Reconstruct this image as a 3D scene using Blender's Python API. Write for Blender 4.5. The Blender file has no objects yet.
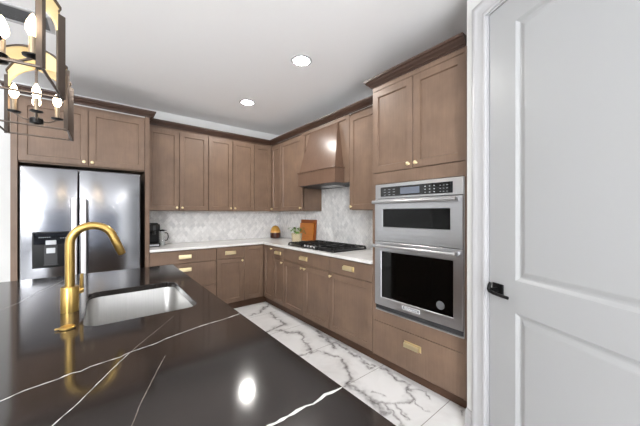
import bpy, bmesh, math, random
import numpy as np
from mathutils import Vector, Matrix
random.seed(7)
SC = bpy.context.scene
COL = SC.collection
PI = math.pi

# ------------------------------------------------------------------ camera
cam_data = bpy.data.cameras.new('camera')
cam = bpy.data.objects.new('camera', cam_data)
COL.objects.link(cam)
cam.location = (-2.5053, -4.3151, 1.3335)
cam.rotation_euler = (PI / 2, 0, -0.6746)
cam_data.sensor_width = 36
cam_data.lens = 272.437 / 640 * 36
cam_data.shift_y = 0.71 / 640
cam_data.clip_start = 0.02
SC.camera = cam

# ------------------------------------------------------------------ world, exposure
world = bpy.data.worlds.new('world')
SC.world = world
world.use_nodes = True
world.node_tree.nodes['Background'].inputs[0].default_value = (0.75, 0.85, 1.0, 1)
world.node_tree.nodes['Background'].inputs[1].default_value = 1.0
SC.view_settings.view_transform = 'Standard'
SC.view_settings.look = 'None'
SC.view_settings.gamma = 1
SC.view_settings.use_curve_mapping = False
SC.view_settings.exposure = -0.12
DAY = 0.9           # daylight standing in the windows
CAN = 310.0          # recessed lamps
BULB = 25.0         # candle bulbs


def fill_light(name, loc, size, direction, power):
    # added area lamp that fills the room with light from behind the camera
    l = bpy.data.lights.new(name, 'AREA')
    l.shape = 'RECTANGLE'
    l.size, l.size_y = size
    l.energy = power
    l.color = (0.96, 0.98, 1.0)
    o = bpy.data.objects.new(name, l)
    COL.objects.link(o)
    o.location = loc
    o.rotation_euler = Vector(direction).to_track_quat('-Z', 'Y').to_euler()
    return o


fill_light('fill_high_rear_left', (-5.5, -8.5, 2.3), (1.8, 0.7), (0.4, 1, 0), 400)  # added fill lamp, high at the rear left, no source known there
fill_light('fill_near_floor', (-3.2, -6.9, 0.2), (3.0, 1.0), (0, 0.35, 1), 165)  # added fill lamp lying low behind the camera, aimed at the ceiling
SC.cycles.max_bounces = 10
SC.cycles.diffuse_bounces = 6
SC.cycles.glossy_bounces = 5
SC.cycles.use_denoising = True
SC.cycles.sample_clamp_indirect = 6.0


# ------------------------------------------------------------------ materials
def lin(c):
    return tuple(((v / 255) / 12.92 if v / 255 <= 0.04045 else ((v / 255 + 0.055) / 1.055) ** 2.4) for v in c)


def new_mat(name):
    m = bpy.data.materials.new(name)
    m.use_nodes = True
    nt = m.node_tree
    return m, nt, nt.nodes['Principled BSDF']


def simple(name, rgb, rough=0.5, metal=0.0, spec=0.5, **kw):
    m, nt, b = new_mat(name)
    b.inputs['Base Color'].default_value = (*lin(rgb), 1)
    b.inputs['Roughness'].default_value = rough
    b.inputs['Metallic'].default_value = metal
    b.inputs['Specular IOR Level'].default_value = spec
    for k, v in kw.items():
        b.inputs[k].default_value = v
    return m


def node(nt, t, **kw):
    n = nt.nodes.new(t)
    for k, v in kw.items():
        setattr(n, k, v)
    return n


def math_n(nt, op, a, b=None, clamp=False):
    n = node(nt, 'ShaderNodeMath', operation=op)
    n.use_clamp = clamp
    for i, v in enumerate((a, b)):
        if v is None:
            continue
        if isinstance(v, (int, float)):
            n.inputs[i].default_value = v
        else:
            nt.links.new(v, n.inputs[i])
    return n.outputs[0]


def ramp(nt, fac, stops):
    r = node(nt, 'ShaderNodeValToRGB')
    e = r.color_ramp.elements
    while len(e) < len(stops):
        e.new(0.5)
    for el, (p, c) in zip(e, stops):
        el.position = p
        el.color = (*c, 1)
    nt.links.new(fac, r.inputs[0])
    return r.outputs[0]


def mix(nt, fac, a, b):
    n = node(nt, 'ShaderNodeMix', data_type='RGBA')
    for i, v in ((0, fac), (6, a), (7, b)):
        if isinstance(v, (int, float)):
            n.inputs[i].default_value = v
        elif isinstance(v, tuple):
            n.inputs[i].default_value = (*v, 1)
        else:
            nt.links.new(v, n.inputs[i])
    return n.outputs[2]


def coords(nt, scale=(1, 1, 1), world_space=True):
    if world_space:
        g = node(nt, 'ShaderNodeNewGeometry').outputs['Position']
    else:
        g = node(nt, 'ShaderNodeTexCoord').outputs['Object']
    mp = node(nt, 'ShaderNodeMapping')
    mp.inputs['Scale'].default_value = scale
    nt.links.new(g, mp.inputs[0])
    return mp.outputs[0]


def noise(nt, vec, scale, detail=4, rough=0.5, dist=0.0):
    n = node(nt, 'ShaderNodeTexNoise')
    n.inputs['Scale'].default_value = scale
    n.inputs['Detail'].default_value = detail
    n.inputs['Roughness'].default_value = rough
    n.inputs['Distortion'].default_value = dist
    nt.links.new(vec, n.inputs['Vector'])
    return n.outputs[0]


def bump(nt, b, h, strength, dist=0.002):
    n = node(nt, 'ShaderNodeBump')
    n.inputs['Strength'].default_value = strength
    n.inputs['Distance'].default_value = dist
    nt.links.new(h, n.inputs['Height'])
    nt.links.new(n.outputs[0], b.inputs['Normal'])


def wood(name, rgb, rough=0.4, contrast=0.10, scale=(26, 26, 1.6), blotch=0.16):
    m, nt, b = new_mat(name)
    v = coords(nt, scale)
    g = noise(nt, v, 3.0, 6, 0.6, 0.4)
    bl = noise(nt, coords(nt, (1, 1, 1)), 4.5, 3, 0.55)
    s = math_n(nt, 'ADD', math_n(nt, 'MULTIPLY', math_n(nt, 'SUBTRACT', g, 0.5), contrast * 4),
               math_n(nt, 'MULTIPLY', math_n(nt, 'SUBTRACT', bl, 0.5), blotch * 4))
    c = lin(rgb)
    f = math_n(nt, 'ADD', s, 0.5, clamp=True)
    col = ramp(nt, f, [(0.0, tuple(x * 0.62 for x in c)), (0.5, c), (1.0, tuple(x * 1.38 for x in c))])
    nt.links.new(col, b.inputs['Base Color'])
    b.inputs['Roughness'].default_value = rough
    b.inputs['Specular IOR Level'].default_value = 0.4
    bump(nt, b, g, 0.08, 0.001)
    return m


def steel(name, rgb, rough=0.27, scale=(2, 2, 220), bump_s=0.03, waves=0.0):
    m, nt, b = new_mat(name)
    b.inputs['Metallic'].default_value = 1
    c = lin(rgb)
    g = noise(nt, coords(nt, scale), 3.0, 3, 0.6)
    col = ramp(nt, g, [(0.2, tuple(x * 0.9 for x in c)), (0.8, tuple(min(1, x * 1.08) for x in c))])
    nt.links.new(col, b.inputs['Base Color'])
    b.inputs['Roughness'].default_value = rough
    h = g
    if waves:
        w = noise(nt, coords(nt, (1.2, 1, 6.0)), 1.7, 2, 0.5, 0.3)
        h = math_n(nt, 'ADD', math_n(nt, 'MULTIPLY', g, 0.004), math_n(nt, 'MULTIPLY', w, waves))
        bump(nt, b, h, 1.0, 0.01)
    else:
        bump(nt, b, h, bump_s, 0.001)
    return m


def emit(name, rgb, strength):
    m = bpy.data.materials.new(name)
    m.use_nodes = True
    nt = m.node_tree
    nt.nodes.remove(nt.nodes['Principled BSDF'])
    e = node(nt, 'ShaderNodeEmission')
    e.inputs[0].default_value = (*lin(rgb), 1)
    e.inputs[1].default_value = strength
    nt.links.new(e.outputs[0], nt.nodes['Material Output'].inputs[0])
    return m


M = {}
M['cab'] = wood('stained_wood', (117, 95, 79), 0.42, 0.14, (26, 26, 1.6), 0.26)
M['cab_trim'] = wood('stained_wood_trim_shade', (64, 45, 36), 0.4, 0.1, (3, 3, 30), 0.1)  # darker than the doors: grain, plus shade put into the stain
M['toe'] = wood('stained_wood_toe_shade', (80, 56, 40), 0.45, 0.1, (3, 3, 30), 0.1)  # grain and the shade under the doors both put into this colour
M['hood'] = wood('stained_wood_hood', (106, 83, 69), 0.27, 0.16)
M['inside'] = simple('cabinet_inside', (24, 18, 15), 0.7)
M['wall'] = simple('wall_paint', (226, 227, 226), 0.7)
M['trimw'] = simple('trim_paint', (184, 184, 186), 0.32)
M['door'] = simple('door_paint', (166, 167, 168), 0.36)
M['brass'] = simple('brushed_brass', (188, 156, 92), 0.3, 1.0)
M['brass_pull'] = simple('champagne_brass', (238, 222, 182), 0.4, 1.0)
M['gold'] = simple('gold_leaf', (232, 208, 158), 0.5, 0.3)
M['pewter'] = simple('dark_pewter', (100, 90, 83), 0.3, 0.9)
M['candle'] = simple('candle_sleeve', (140, 126, 108), 0.4, 0.7)
M['black'] = simple('black_plastic', (8, 8, 9), 0.45, 0, 0.3)
M['blackgl'] = simple('black_glass', (6, 6, 7), 0.04, 0, 0.6)
M['oven_glass'] = simple('oven_glass', (3, 3, 3), 0.06, 0, 0.25)
M['blackmat'] = simple('cast_iron', (20, 20, 21), 0.5)
M['blackmetal'] = simple('black_metal', (18, 18, 19), 0.35, 0.6)
M['steel'] = steel('brushed_steel', (196, 196, 196), 0.24, (220, 2, 2))
M['steel_oven'] = steel('brushed_steel_oven', (190, 190, 192), 0.28, (2, 2, 220))
M['steel_fridge'] = steel('brushed_steel_fridge', (140, 141, 145), 0.19, (2, 2, 220), waves=0.03)
M['steel_sink'] = steel('sink_steel', (186, 185, 183), 0.42, (120, 2, 2))
M['handle'] = simple('satin_steel', (246, 246, 247), 0.4, 0.3)
M['wall_dark'] = simple('rear_wall_reflection_tone', (98, 104, 118), 0.8)  # unseen rear wall, toned dark to grey the refrigerator's reflection
M['label_grey'] = simple('label_grey', (92, 92, 94), 0.5)
M['badge'] = simple('badge_rim', (235, 235, 236), 0.4, 0.2)
M['chrome'] = simple('polished_steel', (225, 225, 225), 0.16, 1.0)
M['dgrey'] = simple('dark_grey', (46, 46, 48), 0.45)
M['grey'] = simple('mid_grey', (120, 122, 126), 0.4)
M['display'] = simple('display_glass', (96, 102, 114), 0.15)
M['label'] = simple('printed_marks', (168, 172, 176), 0.5)
M['silver'] = simple('silver_plastic', (190, 192, 194), 0.35, 0.6)
M['darkwater'] = simple('vent_shadow', (120, 120, 122), 0.8)
M['veinw'] = simple('white_vein', (200, 199, 197), 0.14)
M['veing'] = simple('faint_vein', (128, 120, 112), 0.14)
M['day'] = emit('daylight_pane', (244, 248, 255), DAY)
M['can'] = emit('lamp_lens', (255, 252, 247), CAN)
M['bulb'] = emit('candle_bulb', (255, 226, 186), BULB)
M['leaf'] = simple('leaf', (86, 120, 48), 0.45)
M['soil'] = simple('soil', (46, 36, 28), 0.9)
M['board'] = wood('board_wood', (200, 122, 50), 0.42, 0.16, (3, 3, 40), 0.08)
M['board_dark'] = wood('board_wood_dark', (150, 80, 30), 0.45, 0.14, (3, 3, 40), 0.08)


def make_plaster():
    m, nt, b = new_mat('ceiling_plaster')
    b.inputs['Base Color'].default_value = (*lin((243, 243, 244)), 1)
    b.inputs['Roughness'].default_value = 0.85
    n = noise(nt, coords(nt), 38, 3, 0.6)
    bump(nt, b, n, 0.25, 0.004)
    return m


def make_black_quartz():
    m, nt, b = new_mat('black_quartz')
    n = noise(nt, coords(nt), 5, 5, 0.6, 0.6)
    c = ramp(nt, n, [(0.3, lin((30, 26, 25))), (0.75, lin((41, 36, 34)))])
    nt.links.new(c, b.inputs['Base Color'])
    b.inputs['Roughness'].default_value = 0.1
    b.inputs['Specular IOR Level'].default_value = 0.75
    return m


def make_white_quartz():
    m, nt, b = new_mat('white_quartz')
    n = noise(nt, coords(nt), 3, 6, 0.6, 1.2)
    c = ramp(nt, n, [(0.35, lin((214, 212, 209))), (0.65, lin((232, 231, 229)))])
    nt.links.new(c, b.inputs['Base Color'])
    b.inputs['Roughness'].default_value = 0.18
    return m


def make_floor():
    m, nt, b = new_mat('marble_floor')
    pos = node(nt, 'ShaderNodeNewGeometry').outputs['Position']
    at = node(nt, 'ShaderNodeAttribute', attribute_name='vein').outputs['Fac']
    inside = node(nt, 'ShaderNodeAttribute', attribute_name='mapped').outputs['Fac']
    cloud = noise(nt, coords(nt), 2.2, 5, 0.6, 0.8)
    base = ramp(nt, cloud, [(0.3, lin((228, 227, 226))), (0.6, lin((242, 242, 242)))])
    # wandering veins over the rest of the floor
    wv = noise(nt, coords(nt), 1.3, 5, 0.6, 1.2)
    d = math_n(nt, 'ABSOLUTE', math_n(nt, 'SUBTRACT', wv, 0.5))
    pv = math_n(nt, 'SUBTRACT', 1.0, math_n(nt, 'DIVIDE', d, 0.025), clamp=True)
    pv = math_n(nt, 'MULTIPLY', pv, math_n(nt, 'SUBTRACT', 1.0, inside))
    fine = noise(nt, coords(nt), 30, 4, 0.7, 0.5)
    v = math_n(nt, 'MULTIPLY', math_n(nt, 'MAXIMUM', at, pv), math_n(nt, 'MULTIPLY', fine, 1.6), clamp=True)
    c = mix(nt, v, base, lin((98, 92, 92)))
    sx = node(nt, 'ShaderNodeSeparateXYZ')
    nt.links.new(pos, sx.inputs[0])

    def joint(out, origin, step):
        t = math_n(nt, 'DIVIDE', math_n(nt, 'SUBTRACT', out, origin), step)
        f = math_n(nt, 'ABSOLUTE', math_n(nt, 'SUBTRACT', t, math_n(nt, 'ROUND', t)))
        return math_n(nt, 'LESS_THAN', f, 0.0022 / step)
    g = math_n(nt, 'MAXIMUM', joint(sx.outputs[1], -2.79, 0.5855), joint(sx.outputs[0], -0.545, 1.2))
    c = mix(nt, g, c, lin((150, 146, 142)))
    nt.links.new(c, b.inputs['Base Color'])
    b.inputs['Roughness'].default_value = 0.2
    return m


def make_tiles(axis):
    """small ogee marble mosaic; axis = the horizontal world axis of the wall"""
    m, nt, b = new_mat('marble_mosaic_' + axis)
    pos = node(nt, 'ShaderNodeNewGeometry').outputs['Position']
    s = node(nt, 'ShaderNodeSeparateXYZ')
    nt.links.new(pos, s.inputs[0])
    u = math_n(nt, 'DIVIDE', s.outputs[0 if axis == 'x' else 1], 0.066)
    w = math_n(nt, 'DIVIDE', s.outputs[2], 0.080)
    wob = math_n(nt, 'MULTIPLY', math_n(nt, 'SINE', math_n(nt, 'MULTIPLY', w, 4 * PI)), 0.09)
    wob2 = math_n(nt, 'MULTIPLY', math_n(nt, 'SINE', math_n(nt, 'MULTIPLY', u, 4 * PI)), 0.05)
    p = math_n(nt, 'ADD', math_n(nt, 'ADD', u, w), wob)
    q = math_n(nt, 'ADD', math_n(nt, 'SUBTRACT', u, w), wob2)
    cv = node(nt, 'ShaderNodeCombineXYZ')
    nt.links.new(math_n(nt, 'FLOOR', p), cv.inputs[0])
    nt.links.new(math_n(nt, 'FLOOR', q), cv.inputs[1])
    wn = node(nt, 'ShaderNodeTexWhiteNoise')
    nt.links.new(cv.outputs[0], wn.inputs['Vector'])

    def edge(t):
        f = math_n(nt, 'FRACT', t)
        return math_n(nt, 'MINIMUM', f, math_n(nt, 'SUBTRACT', 1.0, f))
    e = math_n(nt, 'MINIMUM', edge(p), edge(q))
    grout = math_n(nt, 'LESS_THAN', e, 0.035)
    cl = noise(nt, coords(nt), 16, 5, 0.65, 1.0)
    t = math_n(nt, 'ADD', math_n(nt, 'MULTIPLY', wn.outputs[0], 0.55), math_n(nt, 'MULTIPLY', cl, 0.75))
    c = ramp(nt, t, [(0.2, lin((200, 201, 203))), (0.5, lin((224, 223, 222))), (0.9, lin((242, 241, 240)))])
    c = mix(nt, grout, c, lin((214, 213, 211)))
    nt.links.new(c, b.inputs['Base Color'])
    b.inputs['Roughness'].default_value = 0.3
    bump(nt, b, math_n(nt, 'MULTIPLY', grout, -1.0), 0.25, 0.001)
    return m


def make_jar():
    m, nt, b = new_mat('amber_glaze')
    g = node(nt, 'ShaderNodeTexCoord').outputs['Object']
    s = node(nt, 'ShaderNodeSeparateXYZ')
    nt.links.new(g, s.inputs[0])
    c = ramp(nt, math_n(nt, 'DIVIDE', s.outputs[2], 0.22),
             [(0.0, lin((52, 22, 12))), (0.42, lin((66, 28, 14))), (0.46, lin((206, 160, 96))), (0.58, lin((196, 140, 66))),
              (0.62, lin((176, 128, 52))), (1.0, lin((170, 132, 60)))])
    nt.links.new(c, b.inputs['Base Color'])
    b.inputs['Roughness'].default_value = 0.15
    return m


def make_wicker():
    m, nt, b = new_mat('woven_basket')
    g = node(nt, 'ShaderNodeTexCoord').outputs['Object']
    s = node(nt, 'ShaderNodeSeparateXYZ')
    nt.links.new(g, s.inputs[0])
    a = math_n(nt, 'ARCTAN2', s.outputs[1], s.outputs[0])
    k = math_n(nt, 'MULTIPLY', math_n(nt, 'SINE', math_n(nt, 'MULTIPLY', a, 14)),
               math_n(nt, 'SINE', math_n(nt, 'MULTIPLY', s.outputs[2], 220)))
    c = ramp(nt, math_n(nt, 'ADD', math_n(nt, 'MULTIPLY', k, 0.5), 0.5),
             [(0.1, lin((150, 132, 96))), (0.6, lin((222, 208, 176)))])
    nt.links.new(c, b.inputs['Base Color'])
    b.inputs['Roughness'].default_value = 0.8
    bump(nt, b, k, 0.6, 0.004)
    return m


def make_glass():
    m, nt, b = new_mat('clear_glass')
    b.inputs['Base Color'].default_value = (0.9, 0.92, 0.92, 1)
    b.inputs['Roughness'].default_value = 0.03
    b.inputs['Transmission Weight'].default_value = 0.85
    b.inputs['IOR'].default_value = 1.3
    return m


M['ceil'] = make_plaster()
M['blackq'] = make_black_quartz()
M['whiteq'] = make_white_quartz()
M['floor'] = make_floor()
M['tilex'] = make_tiles('x')
M['tiley'] = make_tiles('y')
M['jar'] = make_jar()
M['wicker'] = make_wicker()
M['glass'] = make_glass()


# ------------------------------------------------------------------ mesh building
class MB:
    def __init__(s):
        s.v, s.f, s.m = [], [], []

    def add(s, verts, faces, mi=0):
        o = len(s.v)
        s.v += [tuple(p) for p in verts]
        s.f += [tuple(i + o for i in f) for f in faces]
        s.m += [mi] * len(faces)
        return s

    def box(s, x0, y0, z0, x1, y1, z1, b=0.0, mi=0, seg=2):
        x0, x1 = min(x0, x1), max(x0, x1)
        y0, y1 = min(y0, y1), max(y0, y1)
        z0, z1 = min(z0, z1), max(z0, z1)
        vs = [(x0, y0, z0), (x1, y0, z0), (x1, y1, z0), (x0, y1, z0), (x0, y0, z1), (x1, y0, z1), (x1, y1, z1), (x0, y1, z1)]
        fs = [(0, 3, 2, 1), (4, 5, 6, 7), (0, 1, 5, 4), (1, 2, 6, 5), (2, 3, 7, 6), (3, 0, 4, 7)]
        if b <= 0:
            return s.add(vs, fs, mi)
        return s.bevelled(vs, fs, b, mi, seg)

    def bevelled(s, vs, fs, b, mi=0, seg=2):
        bm = bmesh.new()
        bv = [bm.verts.new(p) for p in vs]
        for f in fs:
            bm.faces.new([bv[i] for i in f])
        bmesh.ops.recalc_face_normals(bm, faces=bm.faces)
        bmesh.ops.bevel(bm, geom=list(bm.edges), offset=b, segments=seg, profile=0.5, affect='EDGES', clamp_overlap=True)
        bm.verts.index_update()
        s.add([v.co[:] for v in bm.verts], [[v.index for v in f.verts] for f in bm.faces], mi)
        bm.free()
        return s

    def prism(s, poly, z0, z1, axis='z', mi=0, b=0.0):
        """polygon of 2-D points extruded; axis z: (x,y), axis x: (y,z), axis y: (x,z)"""
        def P(p, t):
            return {'z': (p[0], p[1], t), 'x': (t, p[0], p[1]), 'y': (p[0], t, p[1])}[axis]
        n = len(poly)
        vs = [P(p, z0) for p in poly] + [P(p, z1) for p in poly]
        fs = [tuple(range(n))[::-1], tuple(range(n, 2 * n))] + [(i, (i + 1) % n, n + (i + 1) % n, n + i) for i in range(n)]
        return s.bevelled(vs, fs, b, mi) if b else s.add(vs, fs, mi)

    def loft(s, rings, mi=0, cap0=True, cap1=True, closed=True):
        n = len(rings[0])
        vs = [p for r in rings for p in r]
        fs = []
        for k in range(len(rings) - 1):
            for i in range(n if closed else n - 1):
                j = (i + 1) % n
                fs.append((k * n + i, k * n + j, (k + 1) * n + j, (k + 1) * n + i))
        if cap0:
            fs.append(tuple(range(n))[::-1])
        if cap1:
            fs.append(tuple(range((len(rings) - 1) * n, len(rings) * n)))
        return s.add(vs, fs, mi)

    def tube(s, path, r, seg=14, mi=0, caps=True):
        pts = [Vector(p) for p in path]
        rad = r if isinstance(r, (list, tuple)) else [r] * len(pts)
        rings = []
        t0 = (pts[1] - pts[0]).normalized()
        ref = Vector((0, 0, 1)) if abs(t0.z) < 0.9 else Vector((1, 0, 0))
        nrm = (ref - t0 * ref.dot(t0)).normalized()
        for i, p in enumerate(pts):
            if i == 0:
                t = t0
            elif i == len(pts) - 1:
                t = (pts[-1] - pts[-2]).normalized()
            else:
                t = ((pts[i + 1] - p).normalized() + (p - pts[i - 1]).normalized()).normalized()
            nrm = (nrm - t * nrm.dot(t)).normalized()
            bn = t.cross(nrm)
            rings.append([tuple(p + (nrm * math.cos(a) + bn * math.sin(a)) * rad[i]) for a in [2 * PI * k / seg for k in range(seg)]])
        return s.loft(rings, mi, caps, caps)

    def lathe(s, prof, c=(0, 0, 0), axis='z', seg=24, mi=0, caps=True):
        """prof: (radius, height) pairs"""
        rings = []
        for r, h in prof:
            ring = []
            for k in range(seg):
                a = 2 * PI * k / seg
                x, y = r * math.cos(a), r * math.sin(a)
                p = {'z': (x, y, h), 'y': (x, -h, y), 'x': (h, x, y)}[axis]
                ring.append((p[0] + c[0], p[1] + c[1], p[2] + c[2]))
            rings.append(ring)
        return s.loft(rings, mi, caps, caps)

    def sweep(s, prof, path, frame, closed_prof=True, mi=0):
        """profile (n, h) swept with mitres along a 2-D path; frame(p2, h) gives the 3-D point, n goes to the right of the heading"""
        P = [Vector(p) for p in path]
        rings = []
        for i, p in enumerate(P):
            d0 = (p - P[i - 1]).normalized() if i else (P[1] - p).normalized()
            d1 = (P[i + 1] - p).normalized() if i < len(P) - 1 else d0
            n0, n1 = Vector((d0.y, -d0.x)), Vector((d1.y, -d1.x))
            mv = (n0 + n1)
            mv = mv / (1 + n0.dot(n1))
            rings.append([frame(p + mv * n, h) for n, h in prof])
        return s.loft(rings, mi)

    def build(s, name, mats, parent=None, loc=(0, 0, 0), smooth=None, rz=0.0):
        if not isinstance(mats, (list, tuple)):
            mats = [mats]
        me = bpy.data.meshes.new(name)
        me.from_pydata(s.v, [], s.f)
        for m in mats:
            me.materials.append(m)
        for p, i in zip(me.polygons, s.m):
            p.material_index = i
        bm = bmesh.new()
        bm.from_mesh(me)
        bmesh.ops.recalc_face_normals(bm, faces=bm.faces)
        bm.to_mesh(me)
        bm.free()
        if smooth is not None:
            me.shade_smooth()
            me.set_sharp_from_angle(angle=math.radians(smooth))
        o = bpy.data.objects.new(name, me)
        COL.objects.link(o)
        o.location = loc
        o.rotation_euler = (0, 0, rz)
        if parent:
            o.parent = parent
        return o


def tag(o, label=None, cat=None, group=None, kind=None):
    if label:
        o['label'] = label
    if cat:
        o['category'] = cat
    if group:
        o['group'] = group
    if kind:
        o['kind'] = kind
    return o


def thing(name, label, cat, loc=(0, 0, 0), rz=0.0, group=None):
    o = bpy.data.objects.new(name, None)
    o.empty_display_size = 0.05
    COL.objects.link(o)
    o.location = loc
    o.rotation_euler = (0, 0, rz)
    return tag(o, label, cat, group)


def struct(o):
    o['kind'] = 'structure'
    return o


def copy_tree(o, loc=None, parent=None):
    c = o.copy()
    COL.objects.link(c)
    if parent:
        c.parent = parent
    if loc:
        c.location = loc
    for ch in o.children:
        copy_tree(ch, None, c)
    return c


# ------------------------------------------------------------------ room shell
CZ = 2.745
X_LEFT, Y_REAR = -6.6, -8.6
ISLAND_VEINS = [
  ([(-2.8505, -2.5291), (-2.8106, -2.434), (-2.782, -2.2845), (-2.7456, -2.1787), (-2.6865, -1.9477)], 0.003, 0),
  ([(-2.78, -3.44), (-2.6831, -3.395), (-2.6502, -3.3757), (-2.6152, -3.3679), (-2.5922, -3.3618), (-2.5682, -3.3494), (-2.5495, -3.3539), (-2.5312, -3.3401), (-2.4646, -3.3302), (-2.442, -3.3146), (-2.3696, -3.2988), (-2.3413, -3.2811), (-2.2583, -3.2572), (-2.2212, -3.2457), (-2.1018, -3.2285), (-2.0537, -3.2133)], 0.0042, 0),
  ([(-2.63, -3.64), (-2.5817, -3.5647), (-2.5594, -3.5311), (-2.5455, -3.5088), (-2.5274, -3.4739), (-2.5067, -3.435), (-2.4829, -3.3898), (-2.4658, -3.3595), (-2.4424, -3.321)], 0.0024, 0),
  ([(-2.4424, -3.321), (-2.4091, -3.2672), (-2.3505, -3.1835), (-2.2756, -3.0715)], 0.0016, 1),
  ([(-2.49, -3.75), (-2.4584, -3.6607), (-2.4399, -3.6018), (-2.416, -3.5411), (-2.3947, -3.4865), (-2.3609, -3.4046)], 0.0018, 1),
  ([(-2.33, -3.85), (-2.2488, -3.8325), (-2.2338, -3.8363), (-2.2203, -3.8353), (-2.206, -3.8342), (-2.1813, -3.8335), (-2.1598, -3.8345), (-2.1427, -3.8371), (-2.1206, -3.834), (-2.1024, -3.8316), (-2.0716, -3.8347), (-2.0523, -3.8363)], 0.0072, 0),
]
FLOOR_VEINS = [
  ([(-0.577, -0.711), (-0.718, -0.806), (-0.876, -0.956), (-0.984, -0.957)], 0.03),
  ([(-0.733, -1.028), (-0.769, -1.17), (-0.771, -1.366), (-0.786, -1.502)], 0.03),
  ([(-0.771, -1.477), (-0.924, -1.496), (-1.003, -1.53), (-1.121, -1.555)], 0.025),
  ([(-0.92, -1.597), (-0.879, -1.713), (-0.789, -1.785), (-0.792, -1.881), (-0.853, -2.002), (-0.889, -2.102), (-0.934, -2.208)], 0.03),
  ([(-0.934, -2.208), (-0.864, -2.263), (-0.824, -2.365), (-0.774, -2.476)], 0.02),
  ([(-0.934, -2.208), (-1.023, -2.22), (-1.089, -2.201)], 0.015),
  ([(-0.608, -1.88), (-0.633, -2.009), (-0.657, -2.133), (-0.692, -2.302)], 0.03),
  ([(-0.657, -2.133), (-0.618, -2.281), (-0.637, -2.47), (-0.652, -2.66)], 0.02),
  ([(-1.04, -2.787), (-0.997, -2.789), (-1.006, -2.866), (-0.997, -2.919), (-1.005, -3.031), (-1.015, -3.094), (-1.02, -3.166)], 0.03),
  ([(-0.794, -2.504), (-0.847, -2.591), (-0.892, -2.674), (-0.913, -2.74), (-0.957, -2.784), (-1.006, -2.798)], 0.028),
  ([(-0.652, -2.66), (-0.658, -2.644), (-0.71, -2.745), (-0.649, -2.779), (-0.634, -2.714), (-0.652, -2.66)], 0.015),
  ([(-0.627, -2.812), (-0.622, -2.904), (-0.639, -3.0), (-0.646, -3.087)], 0.02),
  ([(-0.927, -2.965), (-0.903, -3.018), (-0.878, -3.07)], 0.008),
  ([(-0.99, -3.075), (-0.922, -3.129), (-0.889, -3.157), (-0.824, -3.186), (-0.742, -3.19), (-0.669, -3.105)], 0.014),
  ([(-0.96, -3.119), (-0.975, -3.181), (-1.011, -3.244), (-1.044, -3.293)], 0.012),
  ([(-0.902, -3.166), (-0.916, -3.234), (-0.954, -3.286)], 0.009),
  ([(-0.68, -3.151), (-0.627, -3.207), (-0.659, -3.281)], 0.008),
  ([(-0.742, -3.19), (-0.749, -3.209), (-0.793, -3.343)], 0.006),
  ([(-0.577, -3.426), (-0.634, -3.508)], 0.006),
]


def vnoise(x, y, seed):
    rng = np.random.RandomState(seed)
    t = rng.rand(64, 64)
    xi, yi = np.floor(x).astype(int), np.floor(y).astype(int)
    fx, fy = x - xi, y - yi
    fx, fy = fx * fx * (3 - 2 * fx), fy * fy * (3 - 2 * fy)
    g = lambda a, b: t[a % 64, b % 64]
    return (g(xi, yi) * (1 - fx) + g(xi + 1, yi) * fx) * (1 - fy) + (g(xi, yi + 1) * (1 - fx) + g(xi + 1, yi + 1) * fx) * fy - 0.5


def build_floor():
    x0, x1, y0, y1, st = -1.2, -0.5, -3.7, -0.5, 0.008
    nx, ny = int((x1 - x0) / st) + 1, int((y1 - y0) / st) + 1
    xs, ys = np.linspace(x0, x1, nx), np.linspace(y0, y1, ny)
    X, Y = np.meshgrid(xs, ys, indexing='ij')
    wx = X + 0.045 * vnoise(X * 14, Y * 14, 1) + 0.035 * vnoise(X * 38, Y * 38, 2)
    wy = Y + 0.045 * vnoise(X * 14, Y * 14, 3) + 0.035 * vnoise(X * 38, Y * 38, 4)
    V = np.zeros_like(X)
    for pts, w in FLOOR_VEINS:
        for (ax, ay), (bx, by) in zip(pts[:-1], pts[1:]):
            dx, dy = bx - ax, by - ay
            L = dx * dx + dy * dy + 1e-9
            t = np.clip(((wx - ax) * dx + (wy - ay) * dy) / L, 0, 1)
            d = np.hypot(wx - ax - t * dx, wy - ay - t * dy)
            ww = w * 1.05 * (0.55 + 0.9 * (vnoise(X * 9, Y * 9, 5) + 0.5))
            V = np.maximum(V, np.clip(1 - d / ww, 0, 1) ** 0.8)
            V = np.maximum(V, 0.30 * np.clip(1 - d / (ww * 2.4), 0, 1))
    V = V * np.clip(0.45 + 1.5 * (vnoise(X * 26, Y * 26, 8) + 0.5), 0, 1)
    verts = np.stack([X.ravel(), Y.ravel(), np.zeros(nx * ny)], 1).tolist()
    idx = np.arange(nx * ny).reshape(nx, ny)
    faces = np.stack([idx[:-1, :-1], idx[1:, :-1], idx[1:, 1:], idx[:-1, 1:]], -1).reshape(-1, 4).tolist()
    n0 = len(verts)
    XL, XR, YB, YF = X_LEFT, 0.0, Y_REAR, 0.0
    ext = [(XL, YB), (XR, YB), (XR, YF), (XL, YF)]
    verts += [(a, b, 0.0) for a, b in ext]
    c = [idx[0, 0], idx[-1, 0], idx[-1, -1], idx[0, -1]]
    for k in range(4):
        faces.append((n0 + k, n0 + (k + 1) % 4, int(c[(k + 1) % 4]), int(c[k])))
    me = bpy.data.meshes.new('floor')
    me.from_pydata(verts, [], faces)
    a = me.attributes.new('vein', 'FLOAT', 'POINT')
    a.data.foreach_set('value', np.concatenate([V.ravel(), np.zeros(4)]).astype(np.float32))
    a = me.attributes.new('mapped', 'FLOAT', 'POINT')
    a.data.foreach_set('value', np.concatenate([np.ones(nx * ny), np.zeros(4)]).astype(np.float32))
    me.materials.append(M['floor'])
    me.update()
    o = bpy.data.objects.new('floor', me)
    COL.objects.link(o)
    if me.polygons[0].normal.z < 0:
        me.flip_normals()
    return o


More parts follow.
